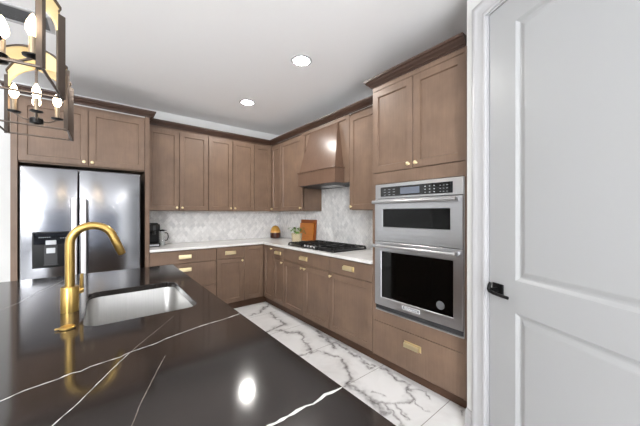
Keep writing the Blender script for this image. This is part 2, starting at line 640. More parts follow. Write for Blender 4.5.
struct(build_floor())
struct(MB().box(X_LEFT - .15, Y_REAR - .15, CZ, 0.15, 0.15, CZ + 0.12).build('ceiling', M['ceil']))
struct(MB().box(X_LEFT - .15, 0, -0.05, 0.15, 0.15, CZ).build('wall_back', M['wall']))
struct(MB().box(0, -3.57, -0.05, 0.15, 0.0, CZ).build('wall_right', M['wall']))

# pantry wall: a short return beside the oven cabinet, then a slanted wall with the door
EX, EY = -0.821, -3.713
RZD = math.atan2(-0.8937, -0.4486)
wp = MB()
wp.box(-0.16, 0, -0.05, -0.014, 0.115, CZ).box(-0.014, 0, 2.452, 0.934, 0.115, CZ).box(0.934, 0, -0.05, 1.5, 0.115, CZ)
struct(wp.build('wall_pantry', M['wall'], None, (EX, EY, 0), None, RZD))
cwall = (EX - 0.16 * -0.4486, EY - 0.16 * -0.8937)
ret = MB().prism([(cwall[0] + 0.004, cwall[1] + 0.0), (0.0, cwall[1] + 0.0), (0.0, cwall[1] - 0.115), (cwall[0] + 0.104, cwall[1] - 0.115), (cwall[0] + 0.104, cwall[1] - 0.052)], -0.05, CZ)
struct(ret.build('wall_return', M['wall']))
ewall = (EX + 1.5 * -0.4486, EY + 1.5 * -0.8937)
struct(MB().box(ewall[0] + 0.01, Y_REAR, -0.05, ewall[0] + 0.13, ewall[1] + 0.0, CZ).build('wall_right_rear', M['wall']))

# left and rear walls with daylight windows (behind the camera)


def wall_with_openings(name, along, a0, a1, pos, thick, openings, mat='wall'):
    mb = MB()

    def bx(u0, u1, z0, z1):
        if along == 'y':
            mb.box(pos, u0, z0, pos + thick, u1, z1)
        else:
            mb.box(u0, pos, z0, u1, pos + thick, z1)
    cur = a0
    for u0, u1, z0, z1 in openings:
        bx(cur, u0, -0.05, CZ)
        bx(u0, u1, -0.05, z0)
        bx(u0, u1, z1, CZ)
        cur = u1
    bx(cur, a1, -0.05, CZ)
    return struct(mb.build(name, M[mat]))


WIN_L = [(-7.6, -6.0, 0.9, 2.4), (-1.9, -0.5, 0.9, 2.4)]
WIN_R = [(-6.4, -5.1, 0.06, 2.6), (-4.6, -1.6, 2.35, 2.62)]
wall_with_openings('wall_left', 'y', Y_REAR, 0.0, X_LEFT, -0.15, WIN_L)
wall_with_openings('wall_rear', 'x', X_LEFT, 0.0, Y_REAR, -0.15, WIN_R, 'wall_dark')
n = 0
for along, pos, wins in (('y', X_LEFT, WIN_L), ('x', Y_REAR, WIN_R)):
    for u0, u1, z0, z1 in wins:
        n += 1
        fr, pn = MB(), MB()

        def bx(mb, a0, a1, b0, b1, d0, d1):
            if along == 'y':
                mb.box(pos + d0, a0, b0, pos + d1, a1, b1)
            else:
                mb.box(a0, pos + d0, b0, a1, pos + d1, b1)
        t = 0.05
        bx(fr, u0, u1, z0, z0 + t, -0.1, 0.012)
        bx(fr, u0, u1, z1 - t, z1, -0.1, 0.012)
        bx(fr, u0, u0 + t, z0 + t, z1 - t, -0.1, 0.012)
        bx(fr, u1 - t, u1, z0 + t, z1 - t, -0.1, 0.012)
        um = (u0 + u1) / 2
        bx(fr, um - 0.025, um + 0.025, z0 + t, z1 - t, -0.1, 0.012)
        bx(pn, u0 + t, u1 - t, z0 + t, z1 - t, -0.06, -0.05)
        f = struct(fr.build('window_%d' % n, M['trimw']))
        pn.build('pane', M['day'], f)

# baseboards on the pantry walls
bb = MB()
bb.sweep([(0, 0.0), (0.016, 0.0), (0.016, 0.10), (0.012, 0.115), (0.012, 0.125), (0.005, 0.14), (0, 0.14)],
         [(-0.1599, 0), (-0.106, 0)], lambda p, h: (p.x, p.y, h))
struct(bb.build('baseboard_pantry', M['trimw'], None, (EX, EY, 0.001), None, RZD))

# pantry door, its casing and lever
CW = 0.093
cas = MB()
prof = [(0.0, 0.0), (0.0, -0.010), (0.008, -0.014), (0.016, -0.014), (0.020, -0.011), (0.045, -0.013), (0.060, -0.016), (0.066, -0.021), (0.086, -0.021), (CW, -0.016), (CW, 0.0)]
cas.sweep([(-n_, h) for n_, h in prof], [(-0.011, 0.0), (-0.011, 2.449), (0.931, 2.449), (0.931, 0.0)], lambda p, h: (p.x, h, p.y))
struct(cas.build('trim_1', M['trimw'], None, (EX, EY, 0.001), 40, RZD))
jb = MB()
jb.box(-0.013, 0.0, 0.0, -0.003, 0.11, 2.45).box(0.923, 0.0, 0.0, 0.933, 0.11, 2.45).box(-0.013, 0.0, 2.441, 0.933, 0.11, 2.451)
jb.box(-0.003, 0.045, 0.0, 0.008, 0.058, 2.441).box(0.912, 0.045, 0.0, 0.923, 0.058, 2.441).box(-0.003, 0.045, 2.428, 0.923, 0.058, 2.441)
struct(jb.build('trim_2', M['trimw'], None, (EX, EY, 0.0), None, RZD))


def moulded_door(w, h, t, panels):
    mb = MB()
    xs = [0] + sorted({p[0] for p in panels} | {p[1] for p in panels}) + [w]
    zs = [0] + sorted({p[2] for p in panels} | {p[3] for p in panels}) + [h]
    for i in range(len(xs) - 1):
        for k in range(len(zs) - 1):
            if any(p[0] <= xs[i] and xs[i + 1] <= p[1] and p[2] <= zs[k] and zs[k + 1] <= p[3] for p in panels):
                continue
            mb.add([(xs[i], 0, zs[k]), (xs[i + 1], 0, zs[k]), (xs[i + 1], 0, zs[k + 1]), (xs[i], 0, zs[k + 1])], [(0, 1, 2, 3)])
    for x0, x1, z0, z1 in panels:
        steps = [(0, 0), (0.004, 0.002), (0.016, 0.012), (0.022, 0.013), (0.028, 0.012), (0.046, 0.004), (0.052, 0.003)]
        rings = [[(x0 + i, d, z0 + i), (x1 - i, d, z0 + i), (x1 - i, d, z1 - i), (x0 + i, d, z1 - i)] for i, d in steps]
        mb.loft(rings, 0, False, True)
    mb.add([(0, 0, 0), (w, 0, 0), (w, 0, h), (0, 0, h), (0, t, 0), (w, t, 0), (w, t, h), (0, t, h)],
           [(4, 7, 6, 5), (0, 4, 5, 1), (1, 5, 6, 2), (2, 6, 7, 3), (3, 7, 4, 0)])
    return mb


dr = struct(moulded_door(0.915, 2.425, 0.036, [(0.158, 0.757, 0.985, 2.29), (0.158, 0.757, 0.18, 0.825)]).build('door_1', M['door'], None, (EX, EY, 0.012), None, RZD))
dr.location = (EX + 0.0025 * -0.4486 + 0.006 * 0.8937, EY + 0.0025 * -0.8937 - 0.006 * 0.4486, 0.012)
hb = MB()
hb.box(0.028, -0.010, 0.882, 0.094, 0.0, 0.948, 0.003)
hb.lathe([(0.013, 0.010), (0.013, 0.050)], (0.061, 0, 0.915), 'y', 16)
hb.tube([(0.061, -0.052, 0.958), (0.059, -0.058, 0.940), (0.058, -0.060, 0.922), (0.066, -0.060, 0.911), (0.09, -0.060, 0.907), (0.13, -0.060, 0.906), (0.172, -0.060, 0.906)],
        [0.007, 0.0085, 0.010, 0.010, 0.009, 0.0085, 0.008], 12)
hb.build('door_handle', M['blackmetal'], dr, (0, 0, 0), 40)['label'] = 'black lever handle on square plate'

# ------------------------------------------------------------------ ceiling fittings


def downlight(loc, label, group):
    t = thing('recessed_light', label, 'ceiling light', loc, 0, group)
    mb = MB()
    mb.lathe([(0.079, 0.0), (0.094, -0.001), (0.097, -0.005), (0.093, -0.009), (0.083, -0.010), (0.079, -0.007)], seg=32)
    mb.build('trim_ring', M['trimw'], t, (0, 0, 0), 40)
    MB().lathe([(0.0785, -0.003), (0.0785, -0.0065), (0.04, -0.0085)], seg=32).build('lens', M['can'], t, (0, 0, 0))
    return t


dl = downlight((-1.071, -1.048, CZ), 'recessed round ceiling light over the back corner, farther from the camera', 'recessed lights over the aisle')
d2 = copy_tree(dl, (-1.071, -2.25, CZ))
d2['label'] = 'recessed round ceiling light in front of the range hood, nearer the camera'
for x, y in ((-1.55, -5.6), (-1.9, -7.2), (-4.4, -4.4), (-4.4, -3.2), (-4.2, -5.6), (-4.2, -7.2)):  # unseen lamps added to bring more light into the room
    d = copy_tree(dl, (x, y, CZ))
    d['label'] = 'added recessed round ceiling light, unseen behind the camera'
    d['group'] = 'added recessed lights out of view'

vt = thing('ceiling_vent', 'white slatted air vent in the ceiling behind the lantern pendants', 'air vent', (-3.03, -1.47, CZ))
mb = MB()
for a, b_, c_, d_ in ((-0.24, -0.12, 0.24, -0.095), (-0.24, 0.095, 0.24, 0.12), (-0.24, -0.095, -0.215, 0.095), (0.215, -0.095, 0.24, 0.095)):
    mb.box(a, b_, -0.010, c_, d_, -0.0005, 0.002)
mb.build('frame', M['trimw'], vt)
mb = MB()
for k in range(8):
    y = -0.083 + k * 0.0237
    mb.add([(-0.215, y - 0.008, -0.009), (0.215, y - 0.008, -0.009), (0.215, y + 0.006, -0.002), (-0.215, y + 0.006, -0.002)], [(0, 1, 2, 3)])
mb.build('slats', M['trimw'], vt)
MB().box(-0.215, -0.095, -0.0015, 0.215, 0.095, -0.0006).build('backing', M['darkwater'], vt)


# ------------------------------------------------------------------ cabinet pieces


def shaker(w, h, t=0.02, fr=0.057):
    mb = MB()
    st = [(0.0, 0.0), (0.0, -t + 0.002), (0.002, -t), (fr, -t), (fr + 0.001, -t + 0.004), (fr + 0.005, -t + 0.011)]
    rings = [[(i, d, i), (w - i, d, i), (w - i, d, h - i), (i, d, h - i)] for i, d in st]
    return mb.loft(rings)


def slab(w, h, t=0.02):
    mb = MB()
    st = [(0.0, 0.0), (0.0, -t + 0.002), (0.002, -t)]
    rings = [[(i, d, i), (w - i, d, i), (w - i, d, h - i), (i, d, h - i)] for i, d in st]
    return mb.loft(rings)


def knob(parent, x, z, y=-0.02):
    mb = MB().lathe([(0.009, 0.0), (0.009, 0.002), (0.0055, 0.004), (0.0055, 0.012), (0.012, 0.016), (0.0155, 0.021), (0.0155, 0.025), (0.012, 0.028), (0.004, 0.029)], seg=18, axis='y')
    o = mb.build('knob', M['brass_pull'], parent, (x, y, z), 50)
    return o


def cup_pull(parent, x, z, y=-0.02, w=0.132):
    """squared bin pull: backplate and a hood open below"""
    mb = MB()
    mb.box(-w / 2 - 0.007, -0.0025, -0.024, w / 2 + 0.007, 0.0, 0.026, 0.001)
    out = [(-0.0025, 0.021), (-0.022, 0.019), (-0.0265, 0.014), (-0.028, -0.016)]
    inn = [(-0.0025, 0.0185), (-0.0205, 0.0165), (-0.0240, 0.013), (-0.0255, -0.016)]
    prof = out + inn[::-1]
    mb.prism(prof, -w / 2, w / 2, 'x')
    for s in (-1, 1):
        side = out + [(-0.0025, -0.016)]
        mb.prism(side, s * w / 2, s * (w / 2 - 0.0025), 'x')
    return mb.build('cup_pull', M['brass_pull'], parent, (x, y, z), 40)


def door(parent, x0, x1, z0, z1, y, knob_at=None, name='door', flat=False, mat=None):
    g = 0.0026
    w, h = x1 - x0 - 2 * g, z1 - z0 - 2 * g
    o = (slab if flat else shaker)(w, h).build(name, mat or M['cab'], parent, (x0 + g, y, z0 + g))
    if knob_at:
        kx = 0.03 if 'l' in knob_at else w - 0.03
        kz = 0.035 if 'b' in knob_at else h - 0.035
        knob(o, kx, kz)
    return o


def drawer(parent, x0, x1, z0, z1, y, pull=0.0):
    g = 0.0026
    w, h = x1 - x0 - 2 * g, z1 - z0 - 2 * g
    o = slab(w, h).build('drawer', M['cab'], parent, (x0 + g, y, z0 + g))
    cup_pull(o, w / 2, h / 2 + pull)
    return o


BACK, RIGHT = 0.0, -PI / 2


def upper(label, run, pos, w, doors, group=None, h=1.08, d=0.329):
    loc = (pos, -0.001, 1.373) if run == BACK else (-0.001, pos, 1.373)
    t = thing('upper_cabinet', label, 'cabinet', loc, run, group)
    MB().box(0.001, -d + 0.016, 0.0, w - 0.001, 0, h, 0.001).box(0.001, -d, 1.046, w - 0.001, -d + 0.0165, h).build('body', M['cab'], t)
    for x0, x1, k in doors:
        door(t, x0, x1, 0.002, 1.043, -d - 0.001, k)
    return t


GU = 'upper cabinets around the corner'
upper('two-door brown upper cabinet above the coffee maker, next to the refrigerator', BACK, -2.077, 0.737, [(0, 0.3685, 'rb'), (0.3685, 0.737, 'lb')], GU)
upper('two-door brown upper cabinet on the back wall, next to the corner cabinet', BACK, -1.338, 0.688, [(0, 0.344, 'rb'), (0.344, 0.688, 'lb')], GU)
upper('single-door brown upper cabinet left of the range hood', RIGHT, -0.648, 0.580, [(0, 0.580, 'rb')], GU)
upper('single-door brown upper cabinet between range hood and oven tower', RIGHT, -2.146, 0.569, [(0, 0.569, 'lb')], GU)
# L-shaped corner upper cabinet: frame at the wall corner
t = thing('upper_cabinet', 'L-shaped brown corner upper cabinet with two narrow doors', 'cabinet', (-0.001, -0.001, 1.373), 0, GU)
MB().prism([(-0.648, 0), (0, 0), (0, -0.645), (-0.313, -0.645), (-0.313, -0.313), (-0.648, -0.313)], 0, 1.08).box(-0.648, -0.329, 1.046, -0.329, -0.3125, 1.08).box(-0.329, -0.645, 1.046, -0.3125, -0.3125, 1.08).build('body', M['cab'], t)
door(t, -0.647, -0.352, 0.002, 1.043, -0.330)
dd = door(t, 0.0, 0.294, 0.002, 1.043, 0.0, 'lb')
dd.location = (-0.330, -0.3528, 0.0036)
dd.rotation_euler = (0, 0, RIGHT)

# crown over the L run
CR = [(0, 0), (0.007, 0), (0.009, 0.009), (0.018, 0.011), (0.021, 0.018), (0.026, 0.022), (0.040, 0.032), (0.047, 0.044), (0.050, 0.047), (0.057, 0.049), (0.059, 0.066), (0, 0.066)]
mb = MB().sweep(CR, [(-2.076, -0.352), (-0.352, -0.352), (-0.352, -2.714)], lambda p, h: (p.x, p.y, h + 2.4445))
mb.box(-2.076, -0.352, 2.4535, -0.002, -0.34, 2.50)
mb.box(-0.352, -2.714, 2.4555, -0.34, -0.352, 2.50)
tag(mb.build('crown_molding', M['cab_trim'], None, (0, 0, 0)), 'dark brown crown molding running along the corner upper cabinets and hood', 'crown molding')


def base(label, run, pos, w, group, layout):
    loc = (pos, -0.001, 0.0) if run == BACK else (-0.001, pos, 0.0)
    t = thing('base_cabinet', label, 'cabinet', loc, run, group)
    MB().box(0.001, -0.592, 0.10, w - 0.001, 0, 0.884, 0.001).build('body', M['cab'], t)
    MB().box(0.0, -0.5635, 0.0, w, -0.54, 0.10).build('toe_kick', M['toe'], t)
    for it in layout:
        if it[0] == 'door':
            door(t, it[1], it[2], it[3], it[4], -0.609, it[5])
        else:
            drawer(t, it[1], it[2], it[3], it[4], -0.609, it[5] if len(it) > 5 else 0)
    return t


GB = 'base cabinets under the white counter'
ZD, ZT = 0.718, 0.876
base('brown three-drawer base cabinet beside the refrigerator, below the coffee maker', BACK, -2.077, 0.756, GB,
     [('drawer', 0, 0.756, ZD, ZT, 0.0), ('drawer', 0, 0.756, 0.405, ZD, 0.075), ('drawer', 0, 0.756, 0.106, 0.405, 0.075)])
base('narrow brown base cabinet on the back wall, one drawer over one door', BACK, -1.320, 0.386, GB,
     [('drawer', 0, 0.386, ZD, ZT), ('door', 0, 0.386, 0.106, ZD, 'rt')])
base('narrowest brown base cabinet, one drawer over one door, left of cooktop', RIGHT, -0.920, 0.278, GB,
     [('drawer', 0, 0.278, ZD, ZT), ('door', 0, 0.278, 0.106, ZD, 'rt')])
base('wide brown base cabinet under the gas cooktop, one drawer over two doors', RIGHT, -1.199, 0.922, GB,
     [('drawer', 0, 0.922, ZD, ZT), ('door', 0, 0.461, 0.106, ZD, 'rt'), ('door', 0.461, 0.922, 0.106, ZD, 'lt')])
base('brown base cabinet next to the oven tower, one drawer over one door', RIGHT, -2.122, 0.593, GB,
     [('drawer', 0, 0.593, ZD, ZT), ('door', 0, 0.593, 0.106, ZD, 'lt')])
t = thing('base_cabinet', 'L-shaped brown corner base cabinet with two full-height doors', 'cabinet', (-0.001, -0.001, 0), 0, GB)
MB().prism([(-0.932, 0), (0, 0), (0, -0.918), (-0.592, -0.918), (-0.592, -0.592), (-0.932, -0.592)], 0.10, 0.884).build('body', M['cab'], t)
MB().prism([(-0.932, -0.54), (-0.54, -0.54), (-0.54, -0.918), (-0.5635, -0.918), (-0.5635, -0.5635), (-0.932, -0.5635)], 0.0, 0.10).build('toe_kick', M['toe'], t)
door(t, -0.932, -0.632, 0.106, ZT, -0.609)
dd = door(t, 0.0, 0.285, 0.106, ZT, 0.0, 'rt')
dd.location = (-0.609, -0.634, 0.1076)
dd.rotation_euler = (0, 0, RIGHT)

# oven tower (frame: local x to the camera side, front at local -y)
TW = 0.799
t = thing('oven_cabinet', 'tall brown oven cabinet with two doors above and a drawer below', 'cabinet', (-0.001, -2.7175, 0), RIGHT)
mb = MB()
mb.box(0, -0.626, 0.094, 0.019, 0, 2.44).box(TW - 0.019, -0.626, 0.094, TW, 0, 2.44)
mb.box(0, -0.547, 0.0, 0.019, 0, 0.0935).box(TW - 0.019, -0.547, 0.0, TW, 0, 0.0935)
mb.box(0.019, -0.02, 0.1, TW - 0.019, 0, 2.44)
mb.box(0.019, -0.60, 0.44, TW - 0.019, -0.02, 0.46).box(0.019, -0.60, 1.62, TW - 0.019, -0.02, 1.64).box(0.019, -0.60, 2.42, TW - 0.019, -0.02, 2.44).box(0.019, -0.60, 0.095, TW - 0.019, -0.02, 0.11)
mb.build('body', M['cab'], t)
mb = MB()
mb.box(0, -0.628, 0.404, TW, -0.6265, 0.503).box(0, -0.628, 1.588, TW, -0.6265, 1.683).box(0, -0.628, 0.503, 0.036, -0.6265, 1.588).box(TW - 0.022, -0.628, 0.503, TW, -0.6265, 1.588)
mb.box(0, -0.6265, 0.404, TW, -0.605, 0.503).box(0, -0.6265, 1.588, TW, -0.605, 1.683)
MB().box(0, -0.628, 2.405, TW, -0.605, 2.4405).build('top_rail', M['cab'], t)
mb.build('face_frame', M['cab'], t)
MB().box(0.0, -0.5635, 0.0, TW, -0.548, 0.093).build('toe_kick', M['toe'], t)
door(t, 0.0, TW / 2, 1.686, 2.405, -0.6275 + 0.019, 'rb')
door(t, TW / 2, TW, 1.686, 2.405, -0.6275 + 0.019, 'lb')
drawer(t, 0.0, TW, 0.097, 0.401, -0.6275 + 0.019, 0.055)
MB().sweep(CR, [(0.0, -0.42), (0.0, -0.629), (TW, -0.629)], lambda p, h: (p.x, p.y, h + 2.4405)).build('crown', M['cab_trim'], t)

# ------------------------------------------------------------------ range hood
HW = 0.916
t = thing('range_hood', 'brown wooden range hood with tapered chimney over the cooktop', 'range hood', (-0.001, -1.229, 1.69), RIGHT)
MB().box(0.0, -0.335, 0, HW, -0.318, 0.7535).box(0.0, -0.318, 0, 0.018, 0, 0.7535).box(HW - 0.018, -0.318, 0, HW, 0, 0.7535).build('surround', M['cab'], t)
MB().box(0.0, -0.352, 0.0, 0.055, -0.3355, 0.7535, 0.001).box(HW - 0.055, -0.352, 0.0, HW, -0.3355, 0.7535, 0.001).box(0.055, -0.352, 0.715, HW - 0.055, -0.3355, 0.7535, 0.001).build('face_frame', M['cab'], t)
cx = HW / 2
b0, b1 = 0.352, 0.272


def ring(hw, d, z):
    return [(cx - hw, -0.336, z), (cx - hw, -d, z), (cx + hw, -d, z), (cx + hw, -0.336, z)]


MB().loft([ring(b0, 0.470, 0.180), ring(b1, 0.358, 0.700), ring(b1, 0.352, 0.714)]).build('chimney', M['hood'], t)
MB().box(cx - 0.3625, -0.4815, 0.0, cx + 0.3625, -0.336, 0.165, 0.002).build('band', M['hood'], t)
MB().box(cx - 0.372, -0.491, 0.165, cx + 0.372, -0.336, 0.180, 0.004).build('molding', M['hood'], t)
MB().box(0.02, -0.33, -0.006, HW - 0.02, -0.005, -0.0005).box(cx - 0.345, -0.465, -0.006, cx + 0.345, -0.331, -0.0005).build('liner', M['dgrey'], t)
MB().box(cx - 0.15, -0.30, -0.010, cx + 0.15, -0.10, -0.0065, 0.001).build('filter', M['steel'], t)

# ------------------------------------------------------------------ backsplash and counters
mb = MB().box(-2.077, -0.009, 0.9165, -0.0005, -0.001, 1.372, 0, 0)
mb.box(-0.009, -2.716, 0.9165, -0.001, -0.0095, 1.372, 0, 1).box(-0.009, -2.144, 1.3725, -0.001, -1.2305, 1.683, 0, 1)
tag(mb.build('backsplash', [M['tilex'], M['tiley']]), 'pale grey marble mosaic backsplash between counter and upper cabinets', 'backsplash')
CE = 0.6486
mb = MB().prism([(-2.077, -0.001), (-0.001, -0.001), (-0.001, -2.716), (-CE, -2.716), (-CE, -CE), (-2.077, -CE)], 0.8855, 0.9155, 'z', 0, 0.0025)
tag(mb.build('countertop', M['whiteq']), 'white L-shaped counter along the back and right walls', 'countertop')

# ------------------------------------------------------------------ refrigerator and its cabinet
FD = 0.63
t = thing('refrigerator_cabinet', 'brown surround of side panels and two-door cabinet above the refrigerator', 'cabinet', (0, -0.001, 0))
MB().box(-3.156, -FD, 0, -3.112, 0, 2.44, 0.001).build('side_panel', M['cab'], t)
MB().box(-2.122, -FD, 0, -2.078, 0, 2.44, 0.001).build('side_panel', M['cab'], t)
MB().box(-3.111, -0.594, 1.815, -2.123, -0.005, 2.44, 0.001).build('body', M['cab'], t)
door(t, -3.111, -2.617, 1.825, 2.405, -0.610, 'rb')
door(t, -2.617, -2.123, 1.825, 2.405, -0.610, 'lb')
MB().sweep(CR, [(-3.156, -0.3), (-3.156, -0.632), (-2.078, -0.632), (-2.078, -0.415)], lambda p, h: (p.x, p.y, h + 2.4405)).build('crown', M['cab_trim'], t)

t = thing('refrigerator', 'stainless steel side-by-side refrigerator with black dispenser', 'refrigerator', (-2.631, -0.62, 0))
MB().box(-0.45, 0.0, 0.03, 0.45, 0.57, 1.755, 0.004).build('body', M['dgrey'], t)
MB().box(-0.44, -0.045, 0.02, 0.44, -0.002, 0.085, 0.003).build('kick_grille', M['dgrey'], t)
SPL = -2.6887 + 2.631
dl_ = MB().box(-0.457, -0.080, 0.095, SPL - 0.004, -0.004, 1.770, 0.007, 0, 3).build('door', M['steel_fridge'], t, (0, 0, 0), 40)
dr_ = MB().box(SPL + 0.004, -0.080, 0.095, 0.457, -0.004, 1.770, 0.007, 0, 3).build('door', M['steel_fridge'], t, (0, 0, 0), 40)
for d_, x in ((dl_, SPL - 0.030), (dr_, SPL + 0.040)):
    mb = MB()
    mb.box(x - 0.020, -0.150, 0.62, x + 0.020, -0.128, 1.487, 0.008, 0, 3)
    for z in (0.68, 1.43):
        mb.box(x - 0.012, -0.130, z - 0.025, x + 0.012, -0.0805, z + 0.025, 0.003)
    mb.build('handle', M['handle'], d_, (0, 0, 0), 40)
ds = MB().box(-0.378, -0.086, 0.824, -0.127, -0.0805, 1.163, 0.006, 0, 3).build('dispenser', M['black'], dl_, (0, 0, 0), 40)
ds['label'] = 'black water and ice dispenser panel'
# dispenser details share the panel's mesh through joined builders of their own
mb = MB()
mb.box(-0.368, -0.0875, 1.045, -0.137, -0.0862, 1.152, 0, 0)
mb.box(-0.298, -0.0930, 0.850, -0.207, -0.0862, 1.035, 0.002, 1)
mb.box(-0.288, -0.0990, 1.040, -0.215, -0.0880, 1.082, 0.003, 2)
mb.box(-0.283, -0.0985, 0.960, -0.222, -0.0932, 1.010, 0.004, 2)
mb.box(-0.303, -0.0990, 0.845, -0.202, -0.0862, 0.853, 0.001, 1)
for k in range(6):
    mb.box(-0.335 + 0.014 * k, -0.0882, 1.108, -0.327 + 0.014 * k, -0.0875, 1.114, 0, 3)
for k in range(3):
    mb.box(-0.190 + 0.017 * k, -0.0882, 1.098, -0.180 + 0.017 * k, -0.0875, 1.103, 0, 3)
# fold the details into the dispenser object as its second shape
me2 = mb
tmp = me2.build('control_panel', [M['blackgl'], M['dgrey'], M['silver'], M['label']], None)
tmp.parent = ds.parent

# ------------------------------------------------------------------ built-in double oven
OW = 0.742
t = thing('built_in_oven', 'stainless steel microwave and oven stack built into the tall cabinet', 'oven', (-0.630, -2.7635, 0.505), RIGHT)
# local frame: x 0..OW, front at -y, z from 0 to 1.077
MB().box(0.012, 0.001, 0.012, OW - 0.020, 0.50, 1.068).build('body', M['dgrey'], t)
mb = MB().box(0, -0.012, 0, OW, 0.0, 0.012, 0.002).box(0, -0.006, 0.012, 0.008, 0.0, 1.076, 0.001).box(OW - 0.008, -0.006, 0.012, OW, 0.0, 1.076, 0.001)
mb.build('trim_frame', M['steel_oven'], t)
MB().box(0.004, -0.010, 0.016, OW - 0.004, -0.0062, 0.046).build('vent_strip', M['dgrey'], t)
# control panel
cp = MB().box(0.002, -0.018, 0.956, OW - 0.002, -0.0065, 1.0765, 0.003).build('control_panel', M['steel_oven'], t)
MB().box(0.255, -0.0222, 0.985, 0.425, -0.0207, 1.036, 0.001).build('display', M['display'], cp)
mb = MB().box(0.060, -0.0205, 0.972, OW - 0.070, -0.0182, 1.050, 0.002)
for k in range(3):
    for r in range(3):
        mb.box(0.095 + 0.045 * k, -0.0216, 0.983 + 0.022 * r, 0.115 + 0.045 * k, -0.0204, 0.986 + 0.022 * r, 0, 1)
        mb.box(0.465 + 0.035 * k, -0.0216, 0.983 + 0.022 * r, 0.475 + 0.035 * k, -0.0204, 0.989 + 0.022 * r, 0, 1)
        mb.box(0.580 + 0.024 * k, -0.0216, 0.983 + 0.022 * r, 0.590 + 0.024 * k, -0.0204, 0.986 + 0.022 * r, 0, 1)
mb.build('touch_panel', [M['blackgl'], M['label']], cp)


def oven_door(z0, z1, wx0, wx1, wz0, wz1, hz):
    mb = MB()
    f, bk, c = -0.026, -0.0065, 0.003
    # frame with a real window opening
    O = [(0.001, z0), (OW - 0.001, z0), (OW - 0.001, z1), (0.001, z1)]
    W = [(wx0, wz0), (wx1, wz0), (wx1, wz1), (wx0, wz1)]

    def R(pts, y, ins=0.0):
        s = [(1, 1), (-1, 1), (-1, -1), (1, -1)]
        return [(p[0] + a * ins, y, p[1] + b * ins) for p, (a, b) in zip(pts, s)]
    mb.loft([R(O, bk), R(O, f + c), R(O, f, c), R(W, f, -0.004), R(W, f + 0.006, 0.0), R(W, bk)], 0, False, False)
    d = mb.build('door', M['steel_oven'], t)
    MB().box(wx0 - 0.002, f + 0.006, wz0 - 0.002, wx1 + 0.002, bk - 0.001, wz1 + 0.002).build('window', M['oven_glass'], d)
    hm = MB()
    hm.tube([(0.030, -0.078, hz), (OW - 0.030, -0.078, hz)], 0.0125, 18)
    for x in (0.045, OW - 0.045):
        hm.box(x - 0.020, -0.074, hz - 0.012, x + 0.014, -0.0262, hz + 0.012, 0.003)
        hm.lathe([(0.0145, -0.012), (0.0145, 0.012)], (x - 0.012 if x < 0.3 else x + 0.012, -0.078, hz), 'x', 18)
    hm.build('handle', M['steel_oven'], d, (0, 0, 0), 40)
    return d


du_ = oven_door(0.594, 0.952, 0.085, 0.655, 0.720, 0.865, 0.925)
dn_ = oven_door(0.052, 0.590, 0.070, 0.675, 0.125, 0.510, 0.560)
b_ = MB().box(0.280, -0.0280, 0.077, 0.430, -0.0262, 0.107, 0, 0).box(0.285, -0.0285, 0.081, 0.425, -0.0281, 0.103, 0, 1).build('badge', [M['badge'], M['grey']], dn_)


def text_mesh(name, body, size, mat, parent, loc, rot):
    cu = bpy.data.curves.new(name, 'FONT')
    cu.body = body
    cu.size = size
    cu.align_x = 'CENTER'
    cu.align_y = 'CENTER'
    cu.extrude = 0.0003
    tmp_o = bpy.data.objects.new(name, cu)
    COL.objects.link(tmp_o)
    bpy.context.view_layer.update()
    me = bpy.data.meshes.new_from_object(tmp_o.evaluated_get(bpy.context.evaluated_depsgraph_get()))
    bpy.data.objects.remove(tmp_o)
    me.materials.clear()
    me.materials.append(mat)
    o = bpy.data.objects.new(name, me)
    COL.objects.link(o)
    o.location = loc
    o.rotation_euler = rot
    o.parent = parent
    return o


text_mesh('badge_lettering', 'KitchenAid', 0.024, M['badge'], dn_, (0.355, -0.0289, 0.092), (PI / 2, 0, 0))
sk = MB().lathe([(0.030, 0.0205), (0.030, 0.0215)], (0.585, 0, 0.185), 'y', 28)
sk.build('sticker', M['label_grey'], dn_)['label'] = 'round grey sticker on the oven glass'
mb = MB()
for z in (0.22, 0.34):
    mb.box(0.09, -0.0204, z, 0.655, -0.0201, z + 0.003)

# ------------------------------------------------------------------ gas cooktop
t = thing('cooktop', 'black gas cooktop with cast iron grates on the white counter', 'cooktop', (-0.325, -1.687, 0.9165))
# local: x towards the wall, y along the counter; width 0.914 along y, depth 0.52 along x
MB().box(-0.262, -0.457, 0.0, 0.262, 0.457, 0.010, 0.004).build('base_plate', M['blackmetal'], t)
for bx_, by_, r in ((0.12, 0.30, 0.045), (-0.12, 0.30, 0.035), (0.02, 0.0, 0.06), (0.12, -0.30, 0.035), (-0.12, -0.30, 0.045)):
    MB().lathe([(r, 0.0105), (r, 0.018), (r * 0.8, 0.020), (r * 0.8, 0.026), (r * 0.7, 0.028)], (bx_, by_, 0), 'z', 20).build('burner', M['black'], t, (0, 0, 0), 40)
for gy in (-0.302, 0.0, 0.302):
    mb = MB()
    x0, x1 = (-0.245, 0.245) if gy else (-0.165, 0.245)
    w = 0.146
    z0, z1 = 0.026, 0.040
    for y in (-w, w):
        mb.box(x0, gy + y - 0.006, z0, x1, gy + y + 0.006, z1, 0.002)
    for x in (x0, (x0 + x1) / 2, x1):
        mb.box(x - 0.006, gy - w, z0, x + 0.006, gy + w, z1, 0.002)
    mb.box(x0, gy - 0.005, z0 + 0.002, x1, gy + 0.005, z1 + 0.003, 0.002)
    for x in (x0 + (x1 - x0) * 0.25, x0 + (x1 - x0) * 0.75):
        mb.box(x - 0.005, gy - w, z0 + 0.002, x + 0.005, gy + w, z1 + 0.003, 0.002)
    for x in (x0, x1):
        for y in (-w, w):
            mb.box(x - 0.008, gy + y - 0.008, 0.0105, x + 0.008, gy + y + 0.008, z0 + 0.004, 0.002)
    mb.build('grate', M['blackmat'], t)
